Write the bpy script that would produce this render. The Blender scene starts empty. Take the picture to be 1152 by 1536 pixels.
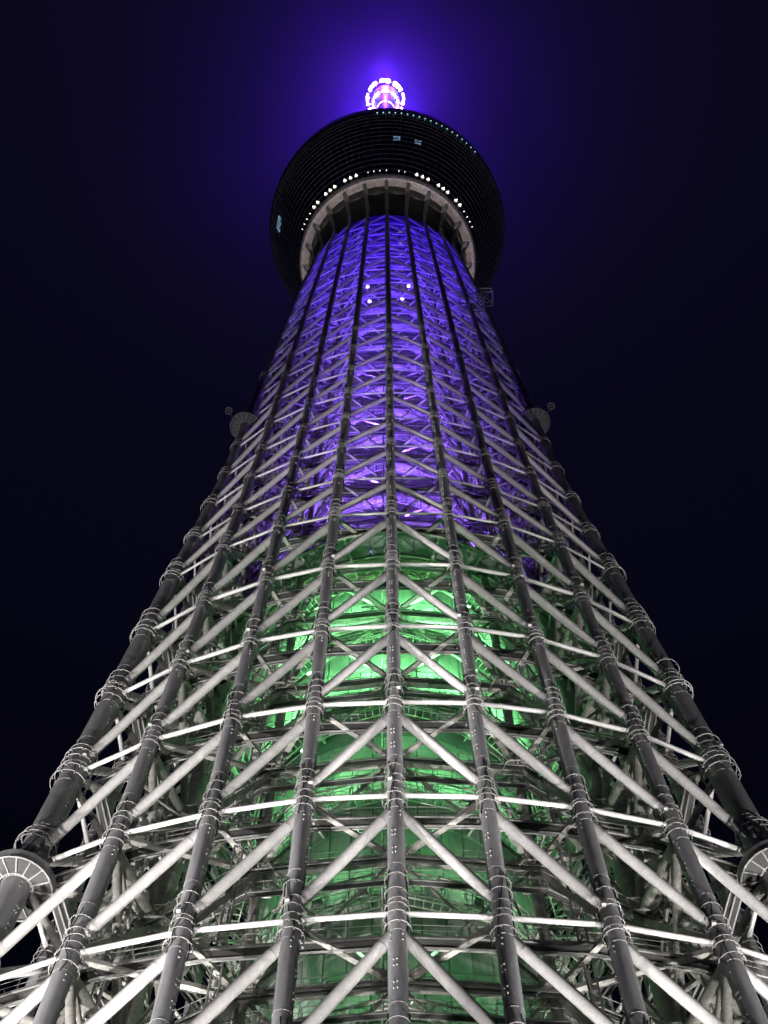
import bpy, math, random
import numpy as np
from mathutils import Vector, Matrix
random.seed(7)
sc = bpy.context.scene
COL = sc.collection
R = math.radians

# ---------------------------------------------------------------- camera
CAM_D, CAM_H, PITCH, ROLL, FPX = 73.4, 1.6, 68.0, 0.0144, 2350.0
cd = bpy.data.cameras.new('camera')
cam = bpy.data.objects.new('camera', cd); COL.objects.link(cam)
cd.sensor_fit = 'VERTICAL'; cd.sensor_height = 36.0
cd.lens = 36.0 * FPX / 1536.0
cd.shift_x = -11.0 / 1536.0
cd.clip_start = 0.5; cd.clip_end = 5000
cam.matrix_world = Matrix.Translation((0, -CAM_D, CAM_H)) @ Matrix.Rotation(R(90 + PITCH), 4, 'X') @ Matrix.Rotation(-ROLL, 4, 'Z')
sc.camera = cam

# ---------------------------------------------------------------- night sky, exposure
w = bpy.data.worlds.new('World'); sc.world = w; w.use_nodes = True
nt = w.node_tree; nt.nodes.clear()
wo = nt.nodes.new('ShaderNodeOutputWorld'); bg = nt.nodes.new('ShaderNodeBackground')
tc = nt.nodes.new('ShaderNodeTexCoord'); sx = nt.nodes.new('ShaderNodeSeparateXYZ')
cr = nt.nodes.new('ShaderNodeValToRGB')
nt.links.new(tc.outputs['Generated'], sx.inputs[0])
nt.links.new(sx.outputs['Z'], cr.inputs[0])
nt.links.new(cr.outputs[0], bg.inputs[0]); nt.links.new(bg.outputs[0], wo.inputs[0])
el = cr.color_ramp.elements
el[0].position = 0.0; el[0].color = (0.0008, 0.0008, 0.0024, 1)
el[1].position = 1.0; el[1].color = (0.0040, 0.0028, 0.0150, 1)
e_ = el.new(0.80); e_.color = (0.0010, 0.0010, 0.0036, 1)
e_ = el.new(0.93); e_.color = (0.0022, 0.0021, 0.0085, 1)
bg.inputs[1].default_value = 1.0
sc.view_settings.view_transform = 'Standard'
sc.view_settings.look = 'None'
sc.view_settings.exposure = 0.0
sc.view_settings.gamma = 1.0
sc.cycles.use_denoising = True
sc.cycles.max_bounces = 5
sc.cycles.diffuse_bounces = 2
sc.cycles.glossy_bounces = 2
sc.cycles.volume_bounces = 0
sc.cycles.sample_clamp_indirect = 4.0
sc.cycles.use_light_tree = True

# ---------------------------------------------------------------- lamps
def lamp(kind, loc, energy, color, target=None, size=0.3, angle=120, blend=0.6):
    l = bpy.data.lights.new('lamp_or_fill_source', kind)
    l.energy = energy; l.color = color
    if kind in ('POINT', 'SPOT'): l.shadow_soft_size = size
    if kind == 'SPOT': l.spot_size = R(angle); l.spot_blend = blend
    o = bpy.data.objects.new('lamp_or_fill_source', l); COL.objects.link(o)
    o.location = loc
    if target is not None:
        d = Vector(target) - Vector(loc)
        o.rotation_euler = d.to_track_quat('-Z', 'Y').to_euler()
    return o

WARM = (1.0, 0.955, 0.925)
# white floodlights round the tower foot, aimed up the lattice; added far fills last
FLOODS_AND_FILLS = [
    (-26, -27, 18, (-12, -18, 100), 2.6e5, 40),
    (-8, -24.5, 18, (-6, -21, 100), 0.85e5, 26),
    (9, -24.5, 18, (7, -21, 100), 1.25e5, 26),
    (24, -25, 18, (14, -17, 100), 1.9e5, 36),
    (-21, -12, 18, (-20, -10, 100), 5.2e5, 26),
    (21, -12, 18, (20, -10, 100), 5.0e5, 26),
    (-16, -16, 18, (-15, -15.5, 100), 0.7e5, 18),
    (16, -16, 18, (15, -15.5, 100), 0.7e5, 18),
    (-10, 17, 18, (-9, 14, 110), 1.0e5, 50),
    (10, 17, 18, (9, 14, 110), 1.0e5, 50),
    (-36, 4, 18, (-22, 0, 110), 1.3e5, 40),
    (36, 4, 18, (22, 0, 110), 1.1e5, 40),
    (-66, -34, 1.0, (-24, -14, 85), 5.5e5, 28),  # distant fill, added to lift the dark left corner column
    (-30, -62, 1.0, (-14, -18, 75), 1.0e5, 26),  # fill added towards the camera to lighten the column fronts
    (64, -36, 1.0, (24, -14, 85), 2.6e5, 26),  # distant fill, added because the right corner column came out dark
]
for x, y, z, t, e, a in FLOODS_AND_FILLS:
    lamp('SPOT', (x, y, z), e, WARM, t, size=0.5, angle=a, blend=0.5)

# ---------------------------------------------------------------- materials
def mat(name, col, rough=0.5, metal=0.0, var=0.25, scale=1.5, streak=True, bump=0.0, spec=0.5, ovar=0.16):
    m = bpy.data.materials.new(name); m.use_nodes = True
    n = m.node_tree; b = n.nodes['Principled BSDF']
    b.inputs['Roughness'].default_value = rough
    b.inputs['Metallic'].default_value = metal
    b.inputs['Specular IOR Level'].default_value = spec
    geo = n.nodes.new('ShaderNodeNewGeometry')
    mp = n.nodes.new('ShaderNodeMapping')
    mp.inputs['Scale'].default_value = (1, 1, 0.18) if streak else (1, 1, 1)
    n.links.new(geo.outputs['Position'], mp.inputs[0])
    no = n.nodes.new('ShaderNodeTexNoise'); no.inputs['Scale'].default_value = scale
    no.inputs['Detail'].default_value = 6; no.inputs['Roughness'].default_value = 0.65
    n.links.new(mp.outputs[0], no.inputs['Vector'])
    rp = n.nodes.new('ShaderNodeValToRGB')
    rp.color_ramp.elements[0].position = 0.32; rp.color_ramp.elements[1].position = 0.68
    c = col
    rp.color_ramp.elements[0].color = (c[0]*(1-var), c[1]*(1-var), c[2]*(1-var), 1)
    rp.color_ramp.elements[1].color = (min(1, c[0]*(1+var*.5)), min(1, c[1]*(1+var*.5)), min(1, c[2]*(1+var*.5)), 1)
    n.links.new(no.outputs[0], rp.inputs[0])
    oi = n.nodes.new('ShaderNodeObjectInfo'); mr = n.nodes.new('ShaderNodeMapRange')
    mr.inputs['To Min'].default_value = 1 - ovar; mr.inputs['To Max'].default_value = 1 + ovar*.6
    n.links.new(oi.outputs['Random'], mr.inputs['Value'])
    mx = n.nodes.new('ShaderNodeVectorMath'); mx.operation = 'SCALE'
    n.links.new(rp.outputs[0], mx.inputs[0]); n.links.new(mr.outputs[0], mx.inputs['Scale'])
    n2 = n.nodes.new('ShaderNodeTexNoise'); n2.inputs['Scale'].default_value = scale*4.7; n2.inputs['Detail'].default_value = 4
    n.links.new(mp.outputs[0], n2.inputs['Vector'])
    m2 = n.nodes.new('ShaderNodeMapRange'); m2.inputs['From Min'].default_value = .35; m2.inputs['From Max'].default_value = .55
    m2.inputs['To Min'].default_value = 1 - var*.7; m2.inputs['To Max'].default_value = 1
    n.links.new(n2.outputs[0], m2.inputs['Value'])
    mx2 = n.nodes.new('ShaderNodeVectorMath'); mx2.operation = 'SCALE'
    n.links.new(mx.outputs[0], mx2.inputs[0]); n.links.new(m2.outputs[0], mx2.inputs['Scale'])
    n.links.new(mx2.outputs[0], b.inputs['Base Color'])
    if bump:
        bm = n.nodes.new('ShaderNodeBump'); bm.inputs['Strength'].default_value = bump; bm.inputs['Distance'].default_value = 0.05
        n.links.new(no.outputs[0], bm.inputs['Height']); n.links.new(bm.outputs[0], b.inputs['Normal'])
    return m

def emit(name, col, s):
    m = bpy.data.materials.new(name); m.use_nodes = True
    b = m.node_tree.nodes['Principled BSDF']
    b.inputs['Base Color'].default_value = (0.2, 0.2, 0.2, 1)
    b.inputs['Emission Color'].default_value = (*col, 1)
    b.inputs['Emission Strength'].default_value = s
    return m

M_COL = mat('column_paint_shaded', (0.40, 0.40, 0.42), 0.42, var=0.26, scale=0.9, bump=0.05)  # white tower paint darkened to stand in for grazing-light shade on columns
M_BRACE = mat('brace_paint', (0.78, 0.765, 0.76), 0.42, var=0.16, scale=1.3, streak=False, bump=0.05)
M_HOOP = mat('galvanised_hoop', (0.50, 0.49, 0.48), 0.4, var=0.15, scale=4)
M_INNER = mat('inner_steel_paint', (0.50, 0.49, 0.455), 0.5, var=0.35, scale=1.1, streak=False, bump=0.05)
M_FLOOR = mat('drum_floor_grating', (0.07, 0.07, 0.07), 0.6, var=0.3, scale=5)
M_DARK = mat('dark_grating', (0.035, 0.035, 0.035), 0.6, var=0.3, scale=3)
M_RAIL = mat('walkway_rail_steel', (0.35, 0.35, 0.34), 0.5, var=0.2, scale=3)
M_CABLE = mat('black_cable', (0.015, 0.015, 0.015), 0.5, var=0.1)
M_PANEL = mat('core_cladding', (0.34, 0.36, 0.35), 0.55, var=0.3, scale=0.7, bump=0.08)
M_SOFF = mat('soffit_panel', (0.17, 0.18, 0.18), 0.6, var=0.35, scale=0.8, streak=False)
M_DSOFF = mat('deck_soffit_stone_grey', (0.55, 0.50, 0.46), 0.7, var=0.45, scale=1.6, streak=False, bump=0.2)
M_DGLASS = mat('deck_dark_glass', (0.012, 0.013, 0.020), 0.12, var=0.5, scale=0.4, streak=False, spec=0.8)
M_MULL = mat('deck_mullion', (0.016, 0.016, 0.03), 0.4, var=0.2)
M_TRAN = mat('deck_transom', (0.009, 0.009, 0.016), 0.5, var=0.2)
M_MAST = mat('mast_steel', (0.10, 0.10, 0.11), 0.5, var=0.2)
M_GROUND = mat('plaza_paving', (0.22, 0.21, 0.20), 0.8, var=0.3, scale=0.5, streak=False)
M_LED = emit('violet_led', (0.80, 0.62, 1.0), 14.0)
M_WLAMP = emit('warm_lamp', (1.0, 0.93, 0.82), 3.5)
M_BLAMP = emit('cool_lamp', (0.45, 0.80, 1.0), 1.6)
M_WIN = emit('lit_window', (0.30, 0.55, 0.85), 0.35)
n_ = M_WIN.node_tree; no_ = n_.nodes.new('ShaderNodeTexNoise'); no_.inputs['Scale'].default_value = 1.6
g_ = n_.nodes.new('ShaderNodeNewGeometry'); n_.links.new(g_.outputs['Position'], no_.inputs['Vector'])
r_ = n_.nodes.new('ShaderNodeMapRange'); r_.inputs['From Min'].default_value = .48; r_.inputs['From Max'].default_value = .62; r_.inputs['To Max'].default_value = .7; r_.inputs['To Min'].default_value = .03
n_.links.new(no_.outputs[0], r_.inputs['Value']); n_.links.new(r_.outputs[0], n_.nodes['Principled BSDF'].inputs['Emission Strength'])
M_GL = emit('green_flood_glass', (0.35, 1.0, 0.45), 1.2)
M_PL = emit('violet_flood_glass', (0.75, 0.6, 1.0), 6.0)

# ---------------------------------------------------------------- mesh helpers
class MB:
    def __init__(s): s.v = []; s.f = []
    def add(s, v, f):
        o = len(s.v); s.v += [tuple(p) for p in v]; s.f += [tuple(i + o for i in q) for q in f]
    def box(s, mtx, sx=1, sy=1, sz=1):
        v = [mtx @ Vector((x*sx/2, y*sy/2, z*sz/2)) for x in (-1, 1) for y in (-1, 1) for z in (-1, 1)]
        s.add(v, [(0,1,3,2),(4,6,7,5),(0,4,5,1),(2,3,7,6),(0,2,6,4),(1,5,7,3)])
    def tube(s, pts, rad, n=8, cap=True, ref=None):
        pts = [Vector(p) for p in pts]
        rr = rad if hasattr(rad, '__len__') else [rad]*len(pts)
        base = len(s.v); m = len(pts)
        for i, p in enumerate(pts):
            t = (pts[min(i+1, m-1)] - pts[max(i-1, 0)]).normalized()
            a = Vector((0, 0, 1)) if abs(t.z) < 0.9 else Vector((1, 0, 0))
            u = t.cross(a).normalized(); q = t.cross(u)
            for k in range(n):
                th = 2*math.pi*k/n
                s.v.append(tuple(p + (u*math.cos(th) + q*math.sin(th))*rr[i]))
        for i in range(m-1):
            for k in range(n):
                k2 = (k+1) % n
                s.f.append((base+i*n+k, base+i*n+k2, base+(i+1)*n+k2, base+(i+1)*n+k))
        if cap:
            s.f.append(tuple(base+k for k in range(n))[::-1])
            s.f.append(tuple(base+(m-1)*n+k for k in range(n)))
    def bar(s, p0, p1, w, h):          # box section beam, h measured vertically
        p0 = Vector(p0); p1 = Vector(p1); d = p1 - p0; L = d.length
        s.box(beam_matrix(p0, p1), w, h, L)
    def mesh(s, name, m, smooth=False):
        me = bpy.data.meshes.new(name); me.from_pydata(s.v, [], s.f); me.materials.append(m)
        if smooth: me.polygons.foreach_set('use_smooth', [len(p.vertices) == 4 for p in me.polygons])
        me.update(); return me
    def build(s, name, m, parent=None, smooth=False, kind=None, label=None):
        return link(name, s.mesh(name, m, smooth), parent, None, kind, label)

def link(name, me, parent=None, mtx=None, kind=None, label=None):
    o = bpy.data.objects.new(name, me); COL.objects.link(o)
    if parent is not None:
        o.parent = parent
    if mtx is not None: o.matrix_local = mtx if parent is None else parent_inv(parent) @ mtx
    if kind: o['kind'] = kind
    if label: o['label'] = label
    return o
_world = {}
def parent_inv(p):                      # every parent sits at the origin unrotated
    return Matrix.Identity(4)

def beam_matrix(p0, p1):
    p0 = Vector(p0); p1 = Vector(p1); z = (p1 - p0).normalized()
    up = Vector((0, 0, 1)) if abs(z.z) < 0.98 else Vector((0, 1, 0))
    x = up.cross(z).normalized(); y = z.cross(x)
    m = Matrix((( x.x, y.x, z.x, 0), (x.y, y.y, z.y, 0), (x.z, y.z, z.z, 0), (0, 0, 0, 1)))
    return Matrix.Translation((p0 + p1)/2) @ m

def unit_tube(name, m, prof, n=16):     # profile [(z, r)] on unit length
    b = MB(); b.tube([(0, 0, z) for z, r in prof], [r for z, r in prof], n); return b.mesh(name, m, True)
def place_unit(name, me, p0, p1, rad, parent, kind=None):
    L = (Vector(p1) - Vector(p0)).length
    return link(name, me, parent, beam_matrix(p0, p1) @ Matrix.Diagonal((rad, rad, L, 1)), kind)
def add_unit(mb, prof, p0, p1, rad, n=8):
    p0 = Vector(p0); p1 = Vector(p1); c = (p0+p1)/2; d = p1-p0
    mb.tube([c + d*z for z, r in prof], [r*rad for z, r in prof], n)

def P(r, a, h):
    a = R(a); return Vector((r*math.sin(a), -r*math.cos(a), h))

# ---------------------------------------------------------------- the tower's figures
LV = [75 + 12.5*k for k in range(-6, 6)]           # 0 .. 137.5
LV += [137.5 + 10.2*k for k in range(1, 17)]       # .. 300.7
L0 = 6
HT = [0, 75, 87.5, 100, 112.5, 125, 137.5, 147.7, 157.9, 168.1, 200, 230, 260, 300.7]
RT = [
 [20.4, 19.35, 19.2, 19.05, 18.95, 18.7, 18.4, 18.05, 17.8, 17.5, 16.7, 15.9, 15.1, 14.1],
 [21.0, 19.85, 19.85, 19.7, 19.5, 19.3, 18.95, 18.6, 18.35, 17.95, 17.1, 16.2, 15.35, 14.15],
 [24.6, 22.0, 21.6, 21.35, 20.95, 20.45, 20.1, 19.55, 19.2, 18.75, 17.7, 16.8, 15.8, 14.3],
 [29.6, 25.1, 24.4, 23.8, 23.1, 22.4, 21.8, 21.1, 20.6, 20.0, 18.8, 17.7, 16.5, 14.5],
 [34.9, 28.9, 27.9, 26.9, 25.9, 24.9, 24.0, 23.05, 22.3, 21.6, 20.2, 18.9, 17.4, 14.7]]
AT = [[0]*14,
 [17.8, 17.4, 17.0, 16.7, 16.6, 16.4, 16.2, 16.2, 16.1, 16.0, 15.8, 15.5, 15.3, 15.0],
 [34.2, 33.6, 33.2, 32.7, 32.4, 32.1, 31.7, 31.6, 31.6, 31.5, 31.2, 30.8, 30.4, 30.0],
 [48.6, 47.8, 47.3, 47.0, 46.8, 46.5, 46.3, 46.3, 46.3, 46.3, 46.0, 45.7, 45.4, 45.0],
 [60]*14]
TR = [[.54, .49, .44, .38], [.54, .49, .44, .38], [.56, .50, .44, .38], [.60, .53, .46, .38], [1.02, .78, .55, .42]]
TH = [75, 137.5, 180, 300]
CLS = []                                            # 24 columns: (class, face centre, sign)
for fc in (0, 120, 240):
    for c, s in ((-3, -1), (-2, -1), (-1, -1), (0, 1), (1, 1), (2, 1), (3, 1)):
        CLS.append((abs(c), fc, s))
    CLS.append((4, fc, 1))
def cpos(i, h):
    c, fc, s = CLS[i % 24]
    return P(np.interp(h, HT, RT[c]), fc + s*np.interp(h, HT, AT[c]), h)
def crad(i, h): return float(np.interp(h, TH, TR[CLS[i % 24][0]]))
def inner_pos(i, h):                                # i 0..8: face-centre hub / columns at +-33.6
    fc, s = i
    r = np.interp(h, [0, 87.5, 125, 200, 300], [16.8, 16.2, 15.7, 13.9, 12.2])
    if s == 0: return P(r*0.885, fc, h)
    return P(r, fc + s*33.6, h)
def apex_pos(fc, h): return P(np.interp(h, [0, 87.5, 112.5, 200, 300], [22.5, 18.6, 17.2, 14.2, 12.4]), fc + 60, h)

tower = bpy.data.objects.new('broadcasting_tower', None); COL.objects.link(tower)
tower['label'] = 'giant tubular steel lattice tower lit green and violet with round observation deck'
tower['category'] = 'tower'

PROF_D = [(-.5, .55), (-.45, .82), (-.43, 1), (-.345, 1), (-.345, 1.05), (-.341, 1.05), (-.341, 1), (.385, 1), (.385, 1.05), (.389, 1.05), (.389, 1), (.43, 1), (.45, .82), (.5, .55)]
PROF_B = [(-.5, .45), (-.40, 1), (.40, 1), (.5, .45)]
PROF_P = [(-.5, 1), (.5, 1)]
U_D = unit_tube('diagonal_brace', M_BRACE, PROF_D, 20)
U_B = unit_tube('ring_beam', M_BRACE, PROF_B, 16)

# ---- columns
def torus(R_, r_, n=28, k=5, pins=8, pin=0.12):
    b = MB()
    for i in range(n):
        a = 2*math.pi*i/n
        for j in range(k):
            t = 2*math.pi*j/k
            b.v.append(((R_ + r_*math.cos(t))*math.cos(a), (R_ + r_*math.cos(t))*math.sin(a), r_*math.sin(t)))
    for i in range(n):
        for j in range(k):
            b.f.append((i*k+j, ((i+1) % n)*k+j, ((i+1) % n)*k+(j+1) % k, i*k+(j+1) % k))
    for q in range(pins):
        a = 2*math.pi*(q+.3)/pins
        b.box(Matrix.Rotation(a, 4, 'Z') @ Matrix.Translation((R_-pin*.5, 0, 0)), pin*1.6, .05, .09)
        b.box(Matrix.Rotation(a, 4, 'Z') @ Matrix.Translation((R_+.02, 0, -.14)), .05, .05, .22)
    return b
HOOP = torus(1.27, .033).mesh('hoop_ring', M_HOOP)
hoopv = [Vector(v) for v in torus(1.26, .03, 16, 3, 0).v]; hoopf = torus(1.26, .03, 16, 3, 0).f
SEAM = torus(1.0, .022, 28, 4, 0).mesh('weld_seam', M_HOOP)
FRONT = {3: 0}
def front_rank(i):                                  # columns seen from the camera side
    a = (i - 3) % 24
    return min(a, 24 - a)
columns = []
for i in range(24):
    mb = MB()
    hs = [0, 20, 40, 60] + LV[L0:] + [304]
    mb.tube([cpos(i, min(h, 300.7)) + Vector((0, 0, max(0, h-300.7))) for h in hs], [crad(i, h) for h in hs], 28 if front_rank(i) <= 6 else 12)
    co = mb.build('column', M_COL, tower, True)
    columns.append(co)
    if CLS[i][0] == 4: co['label'] = 'extra thick corner column'
    far = MB(); lug = MB(); cab = MB()
    fr = front_rank(i) <= 5
    for k, h in enumerate(LV):
        if k < L0 - 1 or not fr: continue
        r = crad(i, h)
        ax = (cpos(i, h+2) - cpos(i, h-2)).normalized()
        p = cpos(i, h)
        q = ax.to_track_quat('Z', 'Y').to_matrix().to_4x4()
        if CLS[i][0] == 4 and k == L0+1: offs0 = (2.0, 2.7, 3.4)
        else: offs0 = None
        offs = offs0 or (-1.55, -.75, .1, .9, 1.75, 2.9) if h < 139 else (-1.0, -.3, .5, 1.3)
        for j, dz in enumerate(offs):
            sc_ = r*random.uniform(.94, 1.06)*(1.12 if j in (0, 1) else 1)
            m = Matrix.Translation(p + ax*(dz + random.uniform(-.22, .22)) + Vector((random.uniform(-.05, .05), random.uniform(-.05, .05), 0))) @ q @ Matrix.Rotation(random.uniform(-.06, .06), 4, 'X') @ Matrix.Rotation(random.uniform(0, 6), 4, 'Z') @ Matrix.Diagonal((sc_, sc_, max(.8, r), 1))
            if L0 <= k <= L0 + 4 and front_rank(i) <= 4:
                link('hoop_ring', HOOP, co, m)
            else:
                if k > L0 + 12: continue
                far.add([m @ v for v in hoopv], hoopf)
        # lugs in groups between the nodes, cables looping through the hoops
        if h < 200:
            span = LV[k+1] - h
            for t in ((-.22, 1), (.45, 2), (.60, 2)):
                pc = cpos(i, h + span*t[0] if t[0] > 0 else h + span*t[0])
                rr = crad(i, h)
                base = math.atan2(-pc.y - 40, -pc.x*.6)
                out = Vector((-pc.x*.25, -1, 0)).normalized(); sd = Vector((-out.y, out.x, 0))
                for th in ((-.75, .55) if t[1] == 1 else ((-.25 if i % 2 else .3),)):
                    for du in ((-1, 1) if t[1] == 2 else (0,)):
                        for dv in (-.28, .28):
                            a2 = th + du*.16/rr*.6
                            d = out*math.cos(a2) + sd*math.sin(a2)
                            lug.box(Matrix.Translation(pc + d*(rr+.02) + ax*dv*.9) @ q, .055, .08, .10)
            for s_ in range(2):
                a0 = random.uniform(-1.2, 1.2); pts = []
                for u in range(9):
                    th = a0 + random.choice((.12, .18))*u*(1 if s_ else -1)
                    d = Vector((math.sin(th), -math.cos(th), 0))
                    pts.append(cpos(i, h + 3.6 - u*.75) + d*(r*1.13))
                cab.tube(pts, .04, 4, False)
    if far.v: far.build('hoop_ring', M_HOOP, co, kind='stuff')
    if lug.v: lug.build('lug', M_HOOP, co, kind='stuff')
    if cab.v: cab.build('cable', M_CABLE, co, True, kind='stuff')
    if fr and front_rank(i) <= 4:
        for k in range(L0-1, L0+5):
            for t in (.34, .83):
                h = LV[k] + 12.5*t; ax = (cpos(i, h+2) - cpos(i, h-2)).normalized()
                r = crad(i, h)
                link('weld_seam', SEAM, co, Matrix.Translation(cpos(i, h)) @ ax.to_track_quat('Z', 'Y').to_matrix().to_4x4() @ Matrix.Diagonal((r+.004, r+.004, .6, 1)))
            if (i*3 + k*5) % 4 > 1: continue
            h = LV[k] + 1.1; d = Vector((random.choice((-.5, .55)), -1, 0)).normalized()
            b = MB(); b.box(Matrix.Translation(cpos(i, h) + d*(crad(i, h)*1.35)), .26, .24, .2); b.box(Matrix.Translation(cpos(i, h+.3) + d*(crad(i, h)*1.35)), .12, .12, .3)
            b.build('equipment_box', mats_w if 'mats_w' in globals() else M_HOOP, co)

# ---- diagonals and ring beams (nearest 300 individually, others as one)
diag, beams = [], []
for i in range(24):
    j = (i+1) % 24
    a, b = (i, j) if CLS[i][0] < CLS[j][0] else (j, i)     # a nearer the face centre
    for k in range(len(LV)-1):
        rd = .36 if LV[k] < 137 else .29 - .0005*(LV[k]-137)
        diag.append((front_rank(a)+front_rank(b), LV[k], cpos(a, LV[k+1]-1.5), cpos(b, LV[k]+1.1), rd))
        if k: beams.append((front_rank(a)+front_rank(b), LV[k], cpos(a, LV[k]), cpos(b, LV[k]), .175 if LV[k] < 137 else .12))
def share(lst, me, prof, name, m):
    def score(t):
        d = ((t[2]+t[3])/2 - Vector((0, -CAM_D, 0))).length
        return -(1/d) * (1 if t[0] <= 11 and t[1] > 60 else 0.01)
    lst.sort(key=score)
    for t in lst[:300]: place_unit(name, me, t[2], t[3], t[4], tower)
    rest = MB()
    for t in lst[300:]: add_unit(rest, prof, t[2], t[3], t[4], 8)
    if rest.v: rest.build(name, m, tower, True, kind='stuff')
share(diag, U_D, PROF_D, 'diagonal_brace', M_BRACE)
share(beams, U_B, PROF_B, 'ring_beam', M_BRACE)

# ---- inner frame: columns, hub nodes, box struts
U_BOX = MB(); U_BOX.box(Matrix.Identity(4)); U_BOX = U_BOX.mesh('inner_strut', M_INNER)
U_T = unit_tube('truss_tube', M_INNER, PROF_P, 14)
INN = [(fc, s) for fc in (0, 120, 240) for s in (-1, 0, 1)]
hsI = [0, 60] + LV[L0:] + [303]
for key in INN:
    if key[1] == 0: continue
    mb = MB(); mb.tube([inner_pos(key, h) for h in hsI], [.36 if h < 140 else .28 for h in hsI], 14)
    mb.build('inner_column', M_INNER, tower, True)
for fc in (0, 120, 240):
    mb = MB(); mb.tube([apex_pos(fc, h) for h in hsI if h < 250], [.72 if h < 140 else .45 for h in hsI if h < 250], 20)
    mb.build('inner_corner_column', M_INNER, tower, True)
struts = []   # (h, p0, p1, w, hgt, name)
def idx(fc, c):          # column index for class c on side of face fc (c -4..4)
    f = [0, 120, 240].index(fc % 360)
    return (f*8 + 3 + c) % 24
tubes = []
for k, h in enumerate(LV):
    if k == 0: continue
    lo = LV[k-1]
    for fc in (0, 120, 240):
        hub = inner_pos((fc, 0), h); L = inner_pos((fc, -1), h); Rr = inner_pos((fc, 1), h)
        W, H = (.5, .75) if h < 140 else (.3, .4)
        for n_ in (L, Rr): struts.append((h, hub, n_, W, H, 'inner_ring_beam'))
        w2 = .34 if h < 140 else .24
        for s in (-1, 1):
            n_ = inner_pos((fc, s), h)
            struts.append((h, hub, cpos(idx(fc, s), h-.3), w2, .36, 'radial_strut'))
            for c in (1, 2, 3):
                struts.append((h, n_, cpos(idx(fc, s*c), h-.3), w2, .36, 'radial_strut'))
            # sloping members of the inner frame
            struts.append((h, n_, cpos(idx(fc, s*2), lo), w2, .34, 'inner_diagonal'))
            ap = apex_pos(fc if s > 0 else fc-120, h)
            apl = apex_pos(fc if s > 0 else fc-120, lo)
            if h < 245:
                struts.append((h, n_, ap, W*.8, H*.8, 'inner_ring_beam'))
                c3 = idx(fc, s*3)
                tr = .5 if h < 140 else .3
                tubes.append((h, ap, cpos(c3, h-1.5), tr))
                tubes.append((h, cpos(c3, h), apl, tr*.62))
                struts.append((h, ap, cpos(c3, lo), w2*1.5, .5, 'inner_diagonal'))
                struts.append((h, n_, apl, w2*1.2, .4, 'inner_diagonal'))
        if h < 245:
            c4 = idx(fc, 4)
            tubes.append((h, apex_pos(fc, h), cpos(c4, h-.4), .34 if h < 140 else .24))
            tubes.append((h, apex_pos(fc, lo), cpos(c4, h-.8), .26))
camp = Vector((0, -CAM_D, 0))
for nm in ('inner_ring_beam', 'radial_strut', 'inner_diagonal'):
    l = [s for s in struts if s[5] == nm]
    l.sort(key=lambda s: ((s[1]+s[2])/2 - camp).length + (200 if s[0] < 62 else 0) + (60 if s[1].y > 2 else 0))
    for s in l[:290]:
        d = (s[2]-s[1]).length
        link(nm, U_BOX, tower, beam_matrix(s[1], s[2]) @ Matrix.Diagonal((s[3], s[4], d, 1)))
    rest = MB()
    for s in l[290:]: rest.bar(s[1], s[2], s[3], s[4])
    if rest.v: rest.build(nm, M_INNER, tower, kind='stuff')
tubes.sort(key=lambda s: ((s[1]+s[2])/2 - camp).length + (200 if s[0] < 62 else 0))
for s in tubes[:290]: place_unit('corner_truss_tube', U_T, s[1], s[2], s[3], tower)
rest = MB()
for s in tubes[290:]: rest.tube([s[1], s[2]], s[3], 8)
if rest.v: rest.build('corner_truss_tube', M_INNER, tower, True, kind='stuff')

# inner service gangways, secondary bracing, ladder cages and risers
for k in range(L0-1, L0+14):
    h = LV[k]; gw = MB(); gr_ = MB()
    for lvl, n_seg in ((-3.4, 1), (-.9, 1)):
        pts = []
        for fc in (0, 120, 240):
            for s in (-1, 0, 1):
                pp = inner_pos((fc, s), h + lvl); pts.append(pp * 1.0)
            pts.append(apex_pos(fc, h + lvl))
        pts = [Vector((p.x*1.05, p.y*1.05, p.z)) for p in pts]
        for a_, b_ in zip(pts, pts[1:] + pts[:1]):
            gw.bar(a_, b_, .34 if lvl < -1 else .12, .06)
            n_ = Vector((-(b_-a_).y, (b_-a_).x, 0)).normalized()*.2
            for sg in (-1, 1):
                gr_.bar(a_+n_*sg, b_+n_*sg, .05, .16)
                gr_.tube([a_+n_*sg+Vector((0, 0, 1.05)), b_+n_*sg+Vector((0, 0, 1.05))], .025, 4)
                for t in range(7): q_ = a_.lerp(b_, t/7)+n_*sg; gr_.tube([q_, q_+Vector((0, 0, 1.05))], .022, 4)
    gg = gw.build('inner_gangway', M_DARK, tower); gr_.build('handrail', M_RAIL, gg)
tb = MB()
for k in range(L0-1, L0+12):
    h = LV[k]; hi_ = LV[k+1]; md = (h+hi_)/2
    for fc in (0, 120, 240):
        for s in (-1, 1):
            n_ = inner_pos((fc, s), md)
            for c in (1, 2, 3):
                if random.random() < .8: tb.tube([inner_pos((fc, s), h), cpos(idx(fc, s*c), md)], .09, 5)
                if random.random() < .8: tb.tube([inner_pos((fc, s), md), cpos(idx(fc, s*c), h)], .07, 5)
            tb.tube([inner_pos((fc, s), h), inner_pos((fc, 0), hi_)], .12, 6)
            tb.tube([inner_pos((fc, 0), h), inner_pos((fc, s), hi_)], .12, 6)
            ap = apex_pos(fc if s > 0 else fc-120, md)
            if h < 240:
                tb.tube([ap, cpos(idx(fc, s*2), h)], .13, 6); tb.tube([ap, cpos(idx(fc, s*3), hi_)], .16, 6)
                tb.tube([ap, inner_pos((fc, s), hi_)], .13, 6)
tb.build('secondary_brace', M_INNER, tower, True, kind='stuff')
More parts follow.
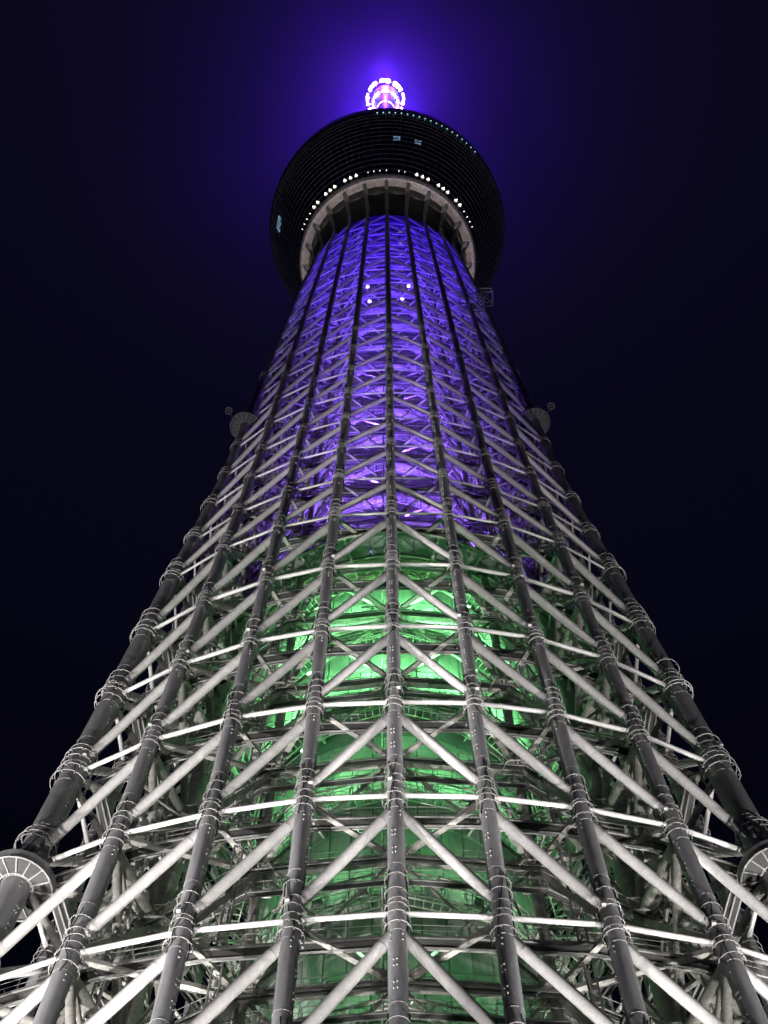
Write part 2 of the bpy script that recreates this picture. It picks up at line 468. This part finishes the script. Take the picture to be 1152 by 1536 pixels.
for fc in (0, 120, 240):
    for s in (-1, 1):
        for cc, t_ in ((3, .42), (2, .5)):
            b = MB()
            for off in ((0, 0), (.55, 0), (.28, .5)):
                b.tube([cpos(idx(fc, s*cc), h).lerp(apex_pos(fc if s > 0 else fc-120, h) if cc == 3 else inner_pos((fc, s), h), t_) + Vector((off[0], off[1], 0)) for h in (62, 100, 137, 175)], .075, 5)
            for q_ in range(62, 175):
                c_ = cpos(idx(fc, s*cc), q_).lerp(apex_pos(fc if s > 0 else fc-120, q_) if cc == 3 else inner_pos((fc, s), q_), t_)
                b.tube([c_, c_ + Vector((.55, 0, 0))], .035, 4)
                b.tube([c_ + Vector((.55, 0, 0)), c_ + Vector((.28, .5, .5))], .03, 4)
                b.tube([c_, c_ + Vector((.28, .5, -.5))], .03, 4)
                if random.random() < .3: b.box(Matrix.Translation(c_ + Vector((.28, -.12, .3))), .3, .2, .45)
            b.build('cable_ladder', M_HOOP if cc == 3 else M_RAIL, tower)

# gusset hubs at the inner nodes
g = MB()
for ang in range(0, 360, 45):
    g.box(Matrix.Rotation(R(ang), 4, 'Z') @ Matrix.Translation((.55, 0, 0)), .9, .12, .8)
g.box(Matrix.Identity(4), .9, .9, .9)
ngon = [(1.5*math.cos(R(a)), 1.5*math.sin(R(a)), -.9) for a in range(0, 360, 60)]
for a in range(6): g.tube([ngon[a], ngon[(a+1) % 6]], .07, 4); g.tube([ngon[a], Vector(ngon[a])*.3], .05, 4); g.tube([ngon[a], Vector(ngon[a])+Vector((0, 0, 1.1))], .035, 4)
for a in range(6): g.tube([Vector(ngon[a])+Vector((0, 0, 1.0)), Vector(ngon[(a+1) % 6])+Vector((0, 0, 1.0))], .03, 4)
G_ = g.mesh('gusset_node', M_INNER)
for k in range(L0, L0+10):
    s_ = 1.0 if LV[k] < 140 else .6
    for key in INN:
        link('gusset_node', G_, tower, Matrix.Translation(inner_pos(key, LV[k])) @ Matrix.Scale(s_ * (.8 if key[1] == 0 else 1), 4))
    for fc in (0, 120, 240):
        link('gusset_node', G_, tower, Matrix.Translation(apex_pos(fc, LV[k])) @ Matrix.Scale(s_*1.3, 4))

# ---- outer walkways: one per level
def ring_pts(fn, n): return [fn(i) for i in range(n)]
for k in range(L0-1, len(LV)):
    h = LV[k]; mb = MB(); ra = MB()
    big = h < 140
    pts = []
    for i in range(24):
        p = cpos(i, h); r = math.hypot(p.x, p.y); q = 1 - (1.9 if big else 1.2)/r
        pts.append(Vector((p.x*q, p.y*q, h - (.1 if big else 0))))
    for i in range(24):
        a, b = pts[i], pts[(i+1) % 24]
        mb.bar(a, b, .75 if big else .4, .10)
        n_ = Vector((-(b-a).y, (b-a).x, 0)).normalized()
        for s in (-1, 1):
            ra.bar(a + n_*s*.42, b + n_*s*.42, .1 if big else .06, .2)
            if k < L0 + 8:
                ra.tube([a + n_*s*.4 + Vector((0, 0, 1.1)), b + n_*s*.4 + Vector((0, 0, 1.1))], .026, 4)
                ra.tube([a + n_*s*.4 + Vector((0, 0, .6)), b + n_*s*.4 + Vector((0, 0, .6))], .018, 4)
                for t in (0, .25, .5, .75):
                    m_ = a.lerp(b, t) + n_*s*.4
                    ra.tube([m_, m_ + Vector((0, 0, 1.1))], .024, 4)
        if k < L0 + 8:                       # pipe run slung beneath and brackets to the columns
            ra.tube([a + n_*.1 - Vector((0, 0, .3)), b + n_*.1 - Vector((0, 0, .3))], .07, 5)
            ra.bar(a, cpos(i, h), .12, .12)
    wk = mb.build('walkway', M_DARK, tower)
    ra.build('handrail', M_RAIL, wk)

# ---- core: clad shaft with single panels
NP, RC = 40, 10.4
wp = 2*math.pi*RC/NP
pb = MB()
def panel(b):
    w_, h_ = wp*.965, 4.06
    v = [(-w_/2, 0, -h_/2), (w_/2, 0, -h_/2), (w_/2, 0, h_/2), (-w_/2, 0, h_/2)]
    i_ = .05
    b.add([(x, .10, z) for x, y, z in v] + [(x, .0, z) for x, y, z in v] + [(x*(1-i_), -.04, z*(1-i_*.5)) for x, y, z in v],
          [(0,1,5,4),(1,2,6,5),(2,3,7,6),(3,0,4,7),(4,5,9,8),(5,6,10,9),(6,7,11,10),(7,4,8,11),(8,9,10,11)])
panel(pb); PAN = pb.mesh('cladding_panel', M_PANEL)
rows = [62 + 4.2*k for k in range(58)]
rest = MB(); cnt = 0
def rcore(h): return float(np.interp(h, [0, 106, 115, 137, 137.2, 400], [RC, RC, 12.05, 12.05, RC, RC]))
for h in rows:
    for i in range(NP):
        a = 360.0*(i+.5)/NP
        m = Matrix.Rotation(R(a), 4, 'Z') @ Matrix.Translation((0, -rcore(h) - random.uniform(-.02, .04), h)) @ Matrix.Rotation(random.uniform(-.012, .012), 4, 'Z') @ Matrix.Diagonal((rcore(h)/RC, 1, 1, 1))
        a_ = (a + 180) % 360 - 180
        if abs(a_) < 75 and cnt < 296 and not 134 < h < 140:
            link('cladding_panel', PAN, tower, m); cnt += 1
        else: rest.add([m @ Vector(v) for v in pb.v], pb.f)
rest.build('cladding_panel', M_PANEL, tower, kind='stuff')
mb = MB(); mb.tube([(0, 0, z) for z in (0, 106, 115, 137, 137.2, 318)], [rcore(z)-.14 for z in (0, 106, 115, 137, 137.2, 318)], 40); mb.build('core_shaft', M_SOFF, tower)

# ---- core walkways, ladder decks, service frames with lamps
LAMP_G = (0.25, 1.0, 0.33); LAMP_V = (0.30, 0.10, 1.0)
for k in range(L0, len(LV)):
    h = LV[k] - 1.7; mb = MB(); big = h < 140
    rr_ = [(12.25, .09), (13.15, .09)]
    n = 12
    for r, t in rr_:
        for i in range(n): mb.bar(P(r, 360*i/n, h), P(r, 360*(i+1)/n, h), t, .14)
    for i in range(n):
        a0, a1 = P(12.25, 360*i/n, h), P(12.25, 360*(i+1)/n, h); b0, b1 = P(13.15, 360*i/n, h), P(13.15, 360*(i+1)/n, h)
        st = 11 if big else 7
        for t in range(st): mb.bar(a0.lerp(a1, t/st), b0.lerp(b1, t/st), .07, .06)
    wk = mb.build('core_walkway', M_INNER, tower)
    ra = MB()
    for i in range(n):
        for hh, rr in ((.55, .022), (1.1, .035), (-.55, .06)):
            ra.tube([P(13.2, 360*i/n, h+hh), P(13.2, 360*(i+1)/n, h+hh)], rr, 4)
        b0, b1 = P(13.2, 360*i/n, h), P(13.2, 360*(i+1)/n, h)
        for t in range(6):
            ra.tube([b0.lerp(b1, t/6) - Vector((0, 0, .55)), b0.lerp(b1, t/6) + Vector((0, 0, 1.1))], .028, 4)
            ra.tube([b0.lerp(b1, t/6) - Vector((0, 0, .55)), b0.lerp(b1, (t+1)/6)], .03, 4)
        ra.bar(P(RC, 360*i/n, h-.2), P(14.2*.97, 360*i/n, h-.2), .15, .25)
    ra.build('handrail', M_INNER, wk)
    # floodlight cradles on the walkway
    for i, a in enumerate((-70, -47, -24, -10, 11, 25, 47, 70, 110, 140, 170, -110, -140, -170)):
        if not big and i % 2: continue
        b = MB(); m = Matrix.Translation(P(12.7, a, h+.9)) @ Matrix.Rotation(R(a), 4, 'Z')
        b.box(m @ Matrix.Rotation(R(35), 4, 'X'), .62, .3, .5)
        for s in (-1, 1):
            b.tube([m @ Vector((s*.5, .1, -.7)), m @ Vector((s*.5, -.1, .55))], .04, 4)
            b.tube([m @ Vector((-.5, s*.0-.1, .55*s)), m @ Vector((.5, s*.0-.1, .55*s))], .04, 4)
        fl = b.build('floodlight', M_INNER, tower)
        b = MB(); b.box(m @ Matrix.Rotation(R(35), 4, 'X') @ Matrix.Translation((0, 0, .27)), .5, .24, .03)
        b.build('lamp_glass', M_GL if big else M_PL, fl)
    # cladding trusses: arched truss hung between hub and inner nodes
    if big:
        tr = MB()
        for i in range(n):
            a0, a1 = P(13.75, 360*i/n, h+1.5), P(13.75, 360*(i+1)/n, h+1.5)
            tr.bar(a0, a1, .12, .12); tr.bar(a0 - Vector((0, 0, .8)), a1 - Vector((0, 0, .8)), .10, .10)
            for t in range(6):
                c0, c1 = a0.lerp(a1, t/6), a0.lerp(a1, (t+1)/6); mid = (c0+c1)/2 - Vector((0, 0, .8))
                tr.tube([c0, mid], .04, 4); tr.tube([mid, c1], .04, 4)
        tr.build('ring_truss', M_INNER, tower)
# vertical ladder shaft behind the centre column of each face
for fc in (0, 120, 240):
    b = MB(); q = Matrix.Rotation(R(fc), 4, 'Z')
    for x in (-.55, .15):
        b.tube([q @ Vector((x - .35, -13.9, 62)), q @ Vector((x - .35, -13.6, 137)), q @ Vector((x*.7 - .3, -12.4, 230))], .07, 4)
    for z in range(62, 200, 1):
        y = -13.9 + .004*(z-62) if z < 137 else -13.6 + (z-137)*.0129
        b.tube([q @ Vector((-.9, y, z)), q @ Vector((-.2, y, z))], .035, 4)
    b.build('ladder_shaft', M_RAIL, tower)

# ---- shelf closing the green part
sh = MB()
RS = [10.6, 12.6, 14.6, 17.0]
for i in range(48):
    for j in range(3):
        a0, a1 = 7.5*i + .12, 7.5*(i+1) - .12
        r0, r1 = RS[j] + .04, RS[j+1] - .04
        hh = 137.0 - j*.25; p = [P(r0, a0, hh), P(r0, a1, hh), P(r1, a1, hh-.15), P(r1, a0, hh-.15)]
        mm = MB(); mm.add(p + [v + Vector((0, 0, .2)) for v in p], [(0,1,2,3),(7,6,5,4),(0,4,5,1),(1,5,6,2),(2,6,7,3),(3,7,4,0)])
        mm.build('soffit_panel', M_SOFF, tower)
for i in range(24):
    sh.bar(P(10.6, 15*i, 136.6), P(17.2, 15*i, 136.2), .22, .45)
for r, z in ((12.6, 136.5), (14.6, 136.3), (17.1, 136.2)):
    for i in range(48): sh.bar(P(r, 7.5*i, z), P(r, 7.5*(i+1), z), .16, .3)
sh.build('soffit_rib', M_INNER, tower)

# ---- observation deck
deck = bpy.data.objects.new('observation_deck', None); COL.objects.link(deck); deck.parent = tower
def lathe_ring(b, prof, n, a0=0, a1=360):
    base = len(b.v); m = len(prof)
    for i in range(n+1):
        a = a0 + (a1-a0)*i/n
        for r, z in prof: b.v.append(tuple(P(r, a, z)))
    for i in range(n):
        for j in range(m-1): b.f.append((base+i*m+j, base+(i+1)*m+j, base+(i+1)*m+j+1, base+i*m+j+1))
for i in range(24):                                  # soffit ring segments
    b = MB(); lathe_ring(b, [(15.35, 318.9), (15.35, 318.3), (17.75, 318.6), (17.75, 319.6)], 3, 15*i+.12, 15*i+14.88)
    b.build('soffit_segment', M_DSOFF, deck)
b = MB(); lathe_ring(b, [(17.7, 319.5), (17.95, 318.9), (18.15, 319.6)], 96); b.build('soffit_trim', M_DSOFF, deck)
for i in range(24):                                  # curved fins carrying the deck
    a = 15*i; b = MB()
    prof = [(14.0, 300), (14.75, 306), (15.9, 312.5), (17.0, 317.2), (17.3, 318.5), (16.0, 318.5), (14.9, 313.5), (14.1, 308), (13.5, 300)]
    off = Vector((math.cos(R(a)), math.sin(R(a)), 0))*.36
    v = [P(r, a, z) - off for r, z in prof] + [P(r, a, z) + off for r, z in prof]; n = len(prof)
    b.add(v, [tuple(range(n)), tuple(range(2*n-1, n-1, -1))] + [(i2, (i2+1) % n, (i2+1) % n + n, i2 + n) for i2 in range(n)])
    b.build('support_fin', M_COL, deck)
b = MB(); lathe_ring(b, [(RC, 316), (15.5, 317.2), (15.5, 319)], 48); b.build('underfloor', M_DARK, deck)
# glass skin
ROWS = 15
def dprof(t):
    r = 18.2 + (26.2-18.2)*(1-(1-t)**1.35); z = 319.8 + 32.4*t; return r, z
NPAN = 96
lit = {}
glass = MB(); pcount = 0
def quad_panel(b, a0, a1, t0, t1, inset=.04, dep=.0):
    (r0, z0), (r1, z1) = dprof(t0), dprof(t1)
    p = [P(r0, a0, z0), P(r0, a1, z0), P(r1, a1, z1), P(r1, a0, z1)]
    nrm = (p[1]-p[0]).cross(p[3]-p[0]).normalized()
    if nrm.z > 0: nrm = -nrm
    q = [v - nrm*.12 for v in p]
    b.add(p + q, [(0,1,2,3),(7,6,5,4),(0,4,5,1),(1,5,6,2),(2,6,7,3),(3,7,4,0)])
LIT = {(2, 7), (8, 7), (7, 7), (-66, 5), (-65, 5)}
for i in range(NPAN):
    a0 = 360*i/NPAN; a = (a0 + 180) % 360 - 180
    for j in range(ROWS):
        t0, t1 = j/ROWS + .003, (j+1)/ROWS - .003
        g0, g1 = a0 + .06, a0 + 360/NPAN - .06
        islit = (i in (1, 4) and j == 7) or (i in (74, 75) and j in (8, 9)) or (i == 73 and j == 7 and False)
        bandd = j in (4, 8, 9)
        if -80 < a < 80 and j % 2 == 1 and pcount < 230 and not islit:
            b = MB(); quad_panel(b, g0, g1, t0, t1); b.build('glass_pane', M_DGLASS, deck); pcount += 1
        elif islit:
            b = MB(); quad_panel(b, g0, g1, t0, t1); b.build('lit_window_pane', M_WIN, deck)
        else: quad_panel(glass, g0, g1, t0, t1)
glass.build('glass_pane', M_DGLASS, deck, kind='stuff')
b = MB()
for j in range(ROWS+1):
    r, z = dprof(j/ROWS)
    for i in range(96): b.bar(P(r+.04, 3.75*i, z), P(r+.04, 3.75*(i+1), z), .06, .06)
b.build('transom', M_TRAN, deck, kind='stuff')
b = MB()
for i in range(96):
    pts = [dprof(j/10) for j in range(11)]
    b.tube([P(r+.08, 3.75*i, z-.05) for r, z in pts], .05, 4)
b.build('mullion', M_MULL, deck, kind='stuff')
b = MB(); lathe_ring(b, [(26.1, 352.0), (26.45, 352.3), (26.4, 357), (25.2, 360), (22, 366), (12, 375), (7, 376)], 96)
b.build('roof', M_DGLASS, deck)
b = MB(); b.tube([(0, 0, 300), (0, 0, 330), (0, 0, 352)], [14.0, 17.5, 22.0], 48); b.build('deck_interior', M_DARK, deck)
# lamps under the skirt, groups of three
BIG = (19, 22.8, 26.6, 34, 37.6, 41.2, 48.4, 52.2)
SMALL = (7.7, 11.4, 57, 61, 64.5, 68, -4, 0)
for a, small in [(x, 0) for x in BIG] + [(-x, 0) for x in BIG] + [(x, 1) for x in SMALL] + [(-x, 1) for x in SMALL[:6]]:
    s = .11 if small else .36
    r, z = dprof(.045)
    b = MB(); c = P(r+.12, a, z-.05)
    out = P(1, a, 0)*1.0; tn = Vector((out.y, -out.x, 0))
    b.add([c + tn*s + Vector((0, 0, .1)) - out*.1, c - tn*s + Vector((0, 0, .1)) - out*.1, c + out*s*1.2 + Vector((0, 0, .2)), c + Vector((0, 0, -s*.7))],
          [(0,1,3),(1,2,3),(2,0,3),(0,2,1)])
    b.build('skirt_lamp', M_WLAMP, deck)
for i in range(19):
    a = -4 + i*2.9
    r, z = dprof(.965); s = .22
    b = MB(); c = P(r+.14, a, z-.1)
    b.box(Matrix.Translation(c) @ Matrix.Rotation(R(a), 4, 'Z'), s*1.3, .1, .12)
    b.box(Matrix.Translation(c - Vector((0, 0, .3))) @ Matrix.Rotation(R(a), 4, 'Z'), s*.4, .1, .36)
    b.build('rim_lamp', M_BLAMP, deck)

# ---- upper shaft, small deck and mast
b = MB(); b.tube([(0, 0, 370), (0, 0, 440)], [7, 6], 32); b.build('upper_shaft', M_MAST, tower, True)
b = MB(); lathe_ring(b, [(6, 438), (10.5, 445), (11.2, 452), (9, 457), (4, 459)], 48); b.build('upper_gallery', M_DGLASS, tower)
mast = bpy.data.objects.new('mast', None); COL.objects.link(mast); mast.parent = tower
b = MB(); b.tube([(0, 0, 455), (0, 0, 540), (0, 0, 556), (0, 0, 570), (0, 0, 586), (0, 0, 590), (0, 0, 625)], [3.0, 2.8, 3.0, 4.3, 6.0, 2.0, 1.0], 32); b.build('mast_tube', M_MAST, mast, True)
for (r, z, n, tilt) in ((6.35, 580, 8, 22), (4.3, 567, 8, 22), (2.7, 552, 12, 0)):
    for s in range(n):
        b = MB()
        span = 360/n*(.76 if n == 8 else .7)
        m_ = 9 if n == 8 else 4
        for q in range(m_):
            a = 360/n*s + tilt*0 - span/2 + span*(q+.5)/m_
            hh = random.uniform(.75, 1.15)
            b.box(Matrix.Translation(P(r, a, z + random.uniform(-.5, .5))) @ Matrix.Rotation(R(a), 4, 'Z'), span/m_*math.pi/180*r*.85, hh*(1.25 if r > 5 else .75) if n == 8 else .5, 2.6)
        b.build('lamp_cluster', M_LED, mast)
    b = MB(); lathe_ring(b, [(r-.9, z+1.2), (r-.9, z-1.4), (r-.2, z-1.7), (r+.1, z+1.2)], 32); b.build('lamp_gallery', M_MAST, mast)

# ---- drum platforms on the corner columns
for fc in (0, 120, 240):
    i = idx(fc, 4)
    for h, ro in ((85.3, 2.4), (186.5, 1.9)):
        ax = (cpos(i, h+2) - cpos(i, h-2)).normalized(); r = crad(i, h)
        M = Matrix.Translation(cpos(i, h)) @ ax.to_track_quat('Z', 'Y').to_matrix().to_4x4()
        b = MB(); n = 32
        prof = [(ro, .9), (ro, 0), (ro-.06, 0), (ro-.06, .9)]
        for q in range(n):
            for rr, z in prof: b.v.append(tuple(M @ Vector((rr*math.cos(2*math.pi*q/n), rr*math.sin(2*math.pi*q/n), z))))
        for q in range(n):
            for j in range(4): b.f.append((q*4+j, ((q+1) % n)*4+j, ((q+1) % n)*4+(j+1) % 4, q*4+(j+1) % 4))
        dr = b.build('drum_platform', M_COL, tower)
        b = MB()
        for q in range(16):
            a0, a1 = 2*math.pi*(q+.08)/16, 2*math.pi*(q+.92)/16
            v = [M @ Vector((rr*math.cos(a), rr*math.sin(a), z)) for z in (.05, .1) for rr, a in ((r+.25, a0), (ro-.12, a0), (ro-.12, a1), (r+.25, a1))]
            b.add(v, [(0,1,2,3),(7,6,5,4),(0,4,5,1),(1,5,6,2),(2,6,7,3),(3,7,4,0)])
        b.build('floor_grating', M_DARK if h > 100 else M_FLOOR, dr)
        b = MB()
        for q in range(16):
            a0 = 2*math.pi*q/16
            b.bar(M @ Vector(((r+.1)*math.cos(a0), (r+.1)*math.sin(a0), 0)), M @ Vector((ro*math.cos(a0), ro*math.sin(a0), 0)), .07, .12)
        for rr in (r+.18, ro):
            for q in range(n):
                a0, a1 = 2*math.pi*q/n, 2*math.pi*(q+1)/n
                b.tube([M @ Vector((rr*math.cos(a0), rr*math.sin(a0), -.02)), M @ Vector((rr*math.cos(a1), rr*math.sin(a1), -.02))], .06, 4, False)
        b.build('spoke', M_SOFF if h > 100 else M_HOOP, dr)
        if h > 100:                                 # lollipop antenna
            b = MB(); o_ = P(1, fc+60, 0); side = Vector((o_.x*1.0, -.2, 0)).normalized()
            c = cpos(i, h) + o_*ro + Vector((0, 0, 1.0)); e = c + o_*.7 + Vector((0, 0, 1.6))
            b.tube([c, e], .06, 5)
            nrm = Vector((0, -.5, -.8)).normalized(); u = nrm.cross(Vector((0, 0, 1))).normalized(); v_ = nrm.cross(u)
            ring = [e + (u*math.cos(2*math.pi*q/14) + v_*math.sin(2*math.pi*q/14))*.42 for q in range(15)]
            b.tube(ring, .07, 5, False); b.tube([e-u*.42, e+u*.42], .05, 4); b.tube([e-v_*.42, e+v_*.42], .05, 4)
            b.build('ring_antenna', M_SOFF, tower)
# maintenance cradle on the right shoulder below the deck
b = MB()
c0 = P(18.4, 47, 236)
for q, (dx, dz) in enumerate(((0, 0), (1.6, 3.4))):
    o_ = c0 + Vector((dx*1.0, -.5, dz)); s = 1.1
    cs = [o_ + Vector((x*s, y*s, z*s)) for x in (-1, 1) for y in (-1, 1) for z in (-1, 1)]
    for a_, b_ in ((0,1),(0,2),(0,4),(3,1),(3,2),(3,7),(5,1),(5,4),(5,7),(6,2),(6,4),(6,7),(0,7),(2,5)): b.tube([cs[a_], cs[b_]], .07, 4)
b.tube([c0, P(15, 50, 249)], .15, 6)
b.build('maintenance_cradle', M_SOFF, tower)

# ---- coloured floodlights: clipped to the inner frame, aimed up at the core
for k in range(L0-1, L0+5):
    h = LV[k]
    e = {L0+4: 5000, L0+3: 4600, L0+2: 2100, L0+1: 850}.get(k, 480)
    for a in (-66, -46, -27, -9, 9, 27, 46, 66, 94, 120, 146, 172, 214, 240, 266):
        if k == L0+4:
            if a in (-9, 9): lamp('SPOT', P(13.2, a*1.2, h+7.5), 260, (0.30, 1.0, 0.05), P(12.6, a*1.2, h + 12), size=.15, angle=70, blend=.8)
        lamp('SPOT', P(15.4, a + random.uniform(-4, 4), h + 2.6), e*random.uniform(.6, 1.3), LAMP_G, P(10.2, a, h + (5.5 if k != L0+3 else 7.5)), size=.3, angle=112, blend=.9)
for k in range(L0+5, len(LV)-1, 1):
    h = LV[k] + .5
    hi = (h-137)/160
    colr = (0.30 - .26*hi, 0.13 - .128*hi, 1.0)
    for a in (-52, -18, 18, 52, 90, 130, 180, 230, 270):
        lamp('SPOT', P(13.4 - 1.2*hi, a + (8 if k % 2 else -8), h), 6600*(1-.55*hi), colr, P(10.4, a + (8 if k % 2 else -8), h + 6), size=.2, angle=118, blend=.9)
# white node lamps visible behind the front face
for (a, r, h) in ((-14, 13.5, 247), (14, 13.5, 247), (-12, 13.8, 236), (9, 13.8, 237), (42, 14.5, 222)):
    b = MB(); c = P(r, a, h); b.tube([c + Vector((0, 0, z)) for z in (-.3, -.2, 0, .2, .3)], [.05, .2, .27, .2, .05], 10); b.build('bright_lamp', M_PL, tower)

# violet lamps on the mast, glowing in the mist
for z, e in ((579, 7e5), (565, 2e5)):
    for a in (0, 120, 240): lamp('POINT', P(8.0, a, z), e/3, (0.10, 0.012, 1.0), size=1.0)
# lamps washing the soffit ring of the deck
for i in range(24):
    lamp('SPOT', P(16.6, 15*i+7.5, 312.5), 230, (1.0, .86, .78), P(16.7, 15*i+7.5, 319), size=.3, angle=110)

# ---------------------------------------------------------------- mist round the mast top
b = MB(); n, m = 32, 16; Rm = 150
for j in range(m+1):
    for i in range(n):
        ph = math.pi*j/m; th = 2*math.pi*i/n
        b.v.append((Rm*math.sin(ph)*math.cos(th), Rm*math.sin(ph)*math.sin(th), Rm*math.cos(ph)))
for j in range(m):
    for i in range(n): b.f.append((j*n+i, (j+1)*n+i, (j+1)*n+(i+1) % n, j*n+(i+1) % n))
hz = bpy.data.materials.new('haze'); hz.use_nodes = True; hn = hz.node_tree; hn.nodes.clear()
ho = hn.nodes.new('ShaderNodeOutputMaterial'); pv = hn.nodes.new('ShaderNodeVolumePrincipled')
pv.inputs['Color'].default_value = (.9, .9, 1, 1); pv.inputs['Density'].default_value = 0.0008
pv.inputs['Anisotropy'].default_value = 0.3
tcv = hn.nodes.new('ShaderNodeTexCoord'); mpv = hn.nodes.new('ShaderNodeMapping'); mpv.inputs['Scale'].default_value = (1/150, 1/150, 1/150)
gr = hn.nodes.new('ShaderNodeTexGradient'); gr.gradient_type = 'QUADRATIC_SPHERE'
mu = hn.nodes.new('ShaderNodeMath'); mu.operation = 'MULTIPLY'; mu.inputs[1].default_value = 0.00068
hn.links.new(tcv.outputs['Object'], mpv.inputs[0]); hn.links.new(mpv.outputs[0], gr.inputs[0])
hn.links.new(gr.outputs[1], mu.inputs[0]); nv = hn.nodes.new('ShaderNodeTexNoise'); nv.inputs['Scale'].default_value = 2.2; nv.inputs['Detail'].default_value = 3
hn.links.new(mpv.outputs[0], nv.inputs['Vector'])
m3 = hn.nodes.new('ShaderNodeMapRange'); m3.inputs['From Min'].default_value = .3; m3.inputs['From Max'].default_value = .7; m3.inputs['To Min'].default_value = .5; m3.inputs['To Max'].default_value = 1.5
hn.links.new(nv.outputs[0], m3.inputs['Value'])
m4 = hn.nodes.new('ShaderNodeMath'); m4.operation = 'MULTIPLY'; hn.links.new(mu.outputs[0], m4.inputs[0]); hn.links.new(m3.outputs[0], m4.inputs[1])
hn.links.new(m4.outputs[0], pv.inputs['Density'])
hn.links.new(pv.outputs[0], ho.inputs['Volume'])
h_ = b.build('haze', hz, kind='stuff'); h_.location = (0, 0, 573)
h_['label'] = 'violet glowing night mist round the lit mast top'; h_['category'] = 'haze'

# ---------------------------------------------------------------- ground
b = MB(); S = 2000; b.add([(-S, -S, 0), (S, -S, 0), (S, S, 0), (-S, S, 0)], [(0, 1, 2, 3)])
b.build('ground', M_GROUND, kind='structure')
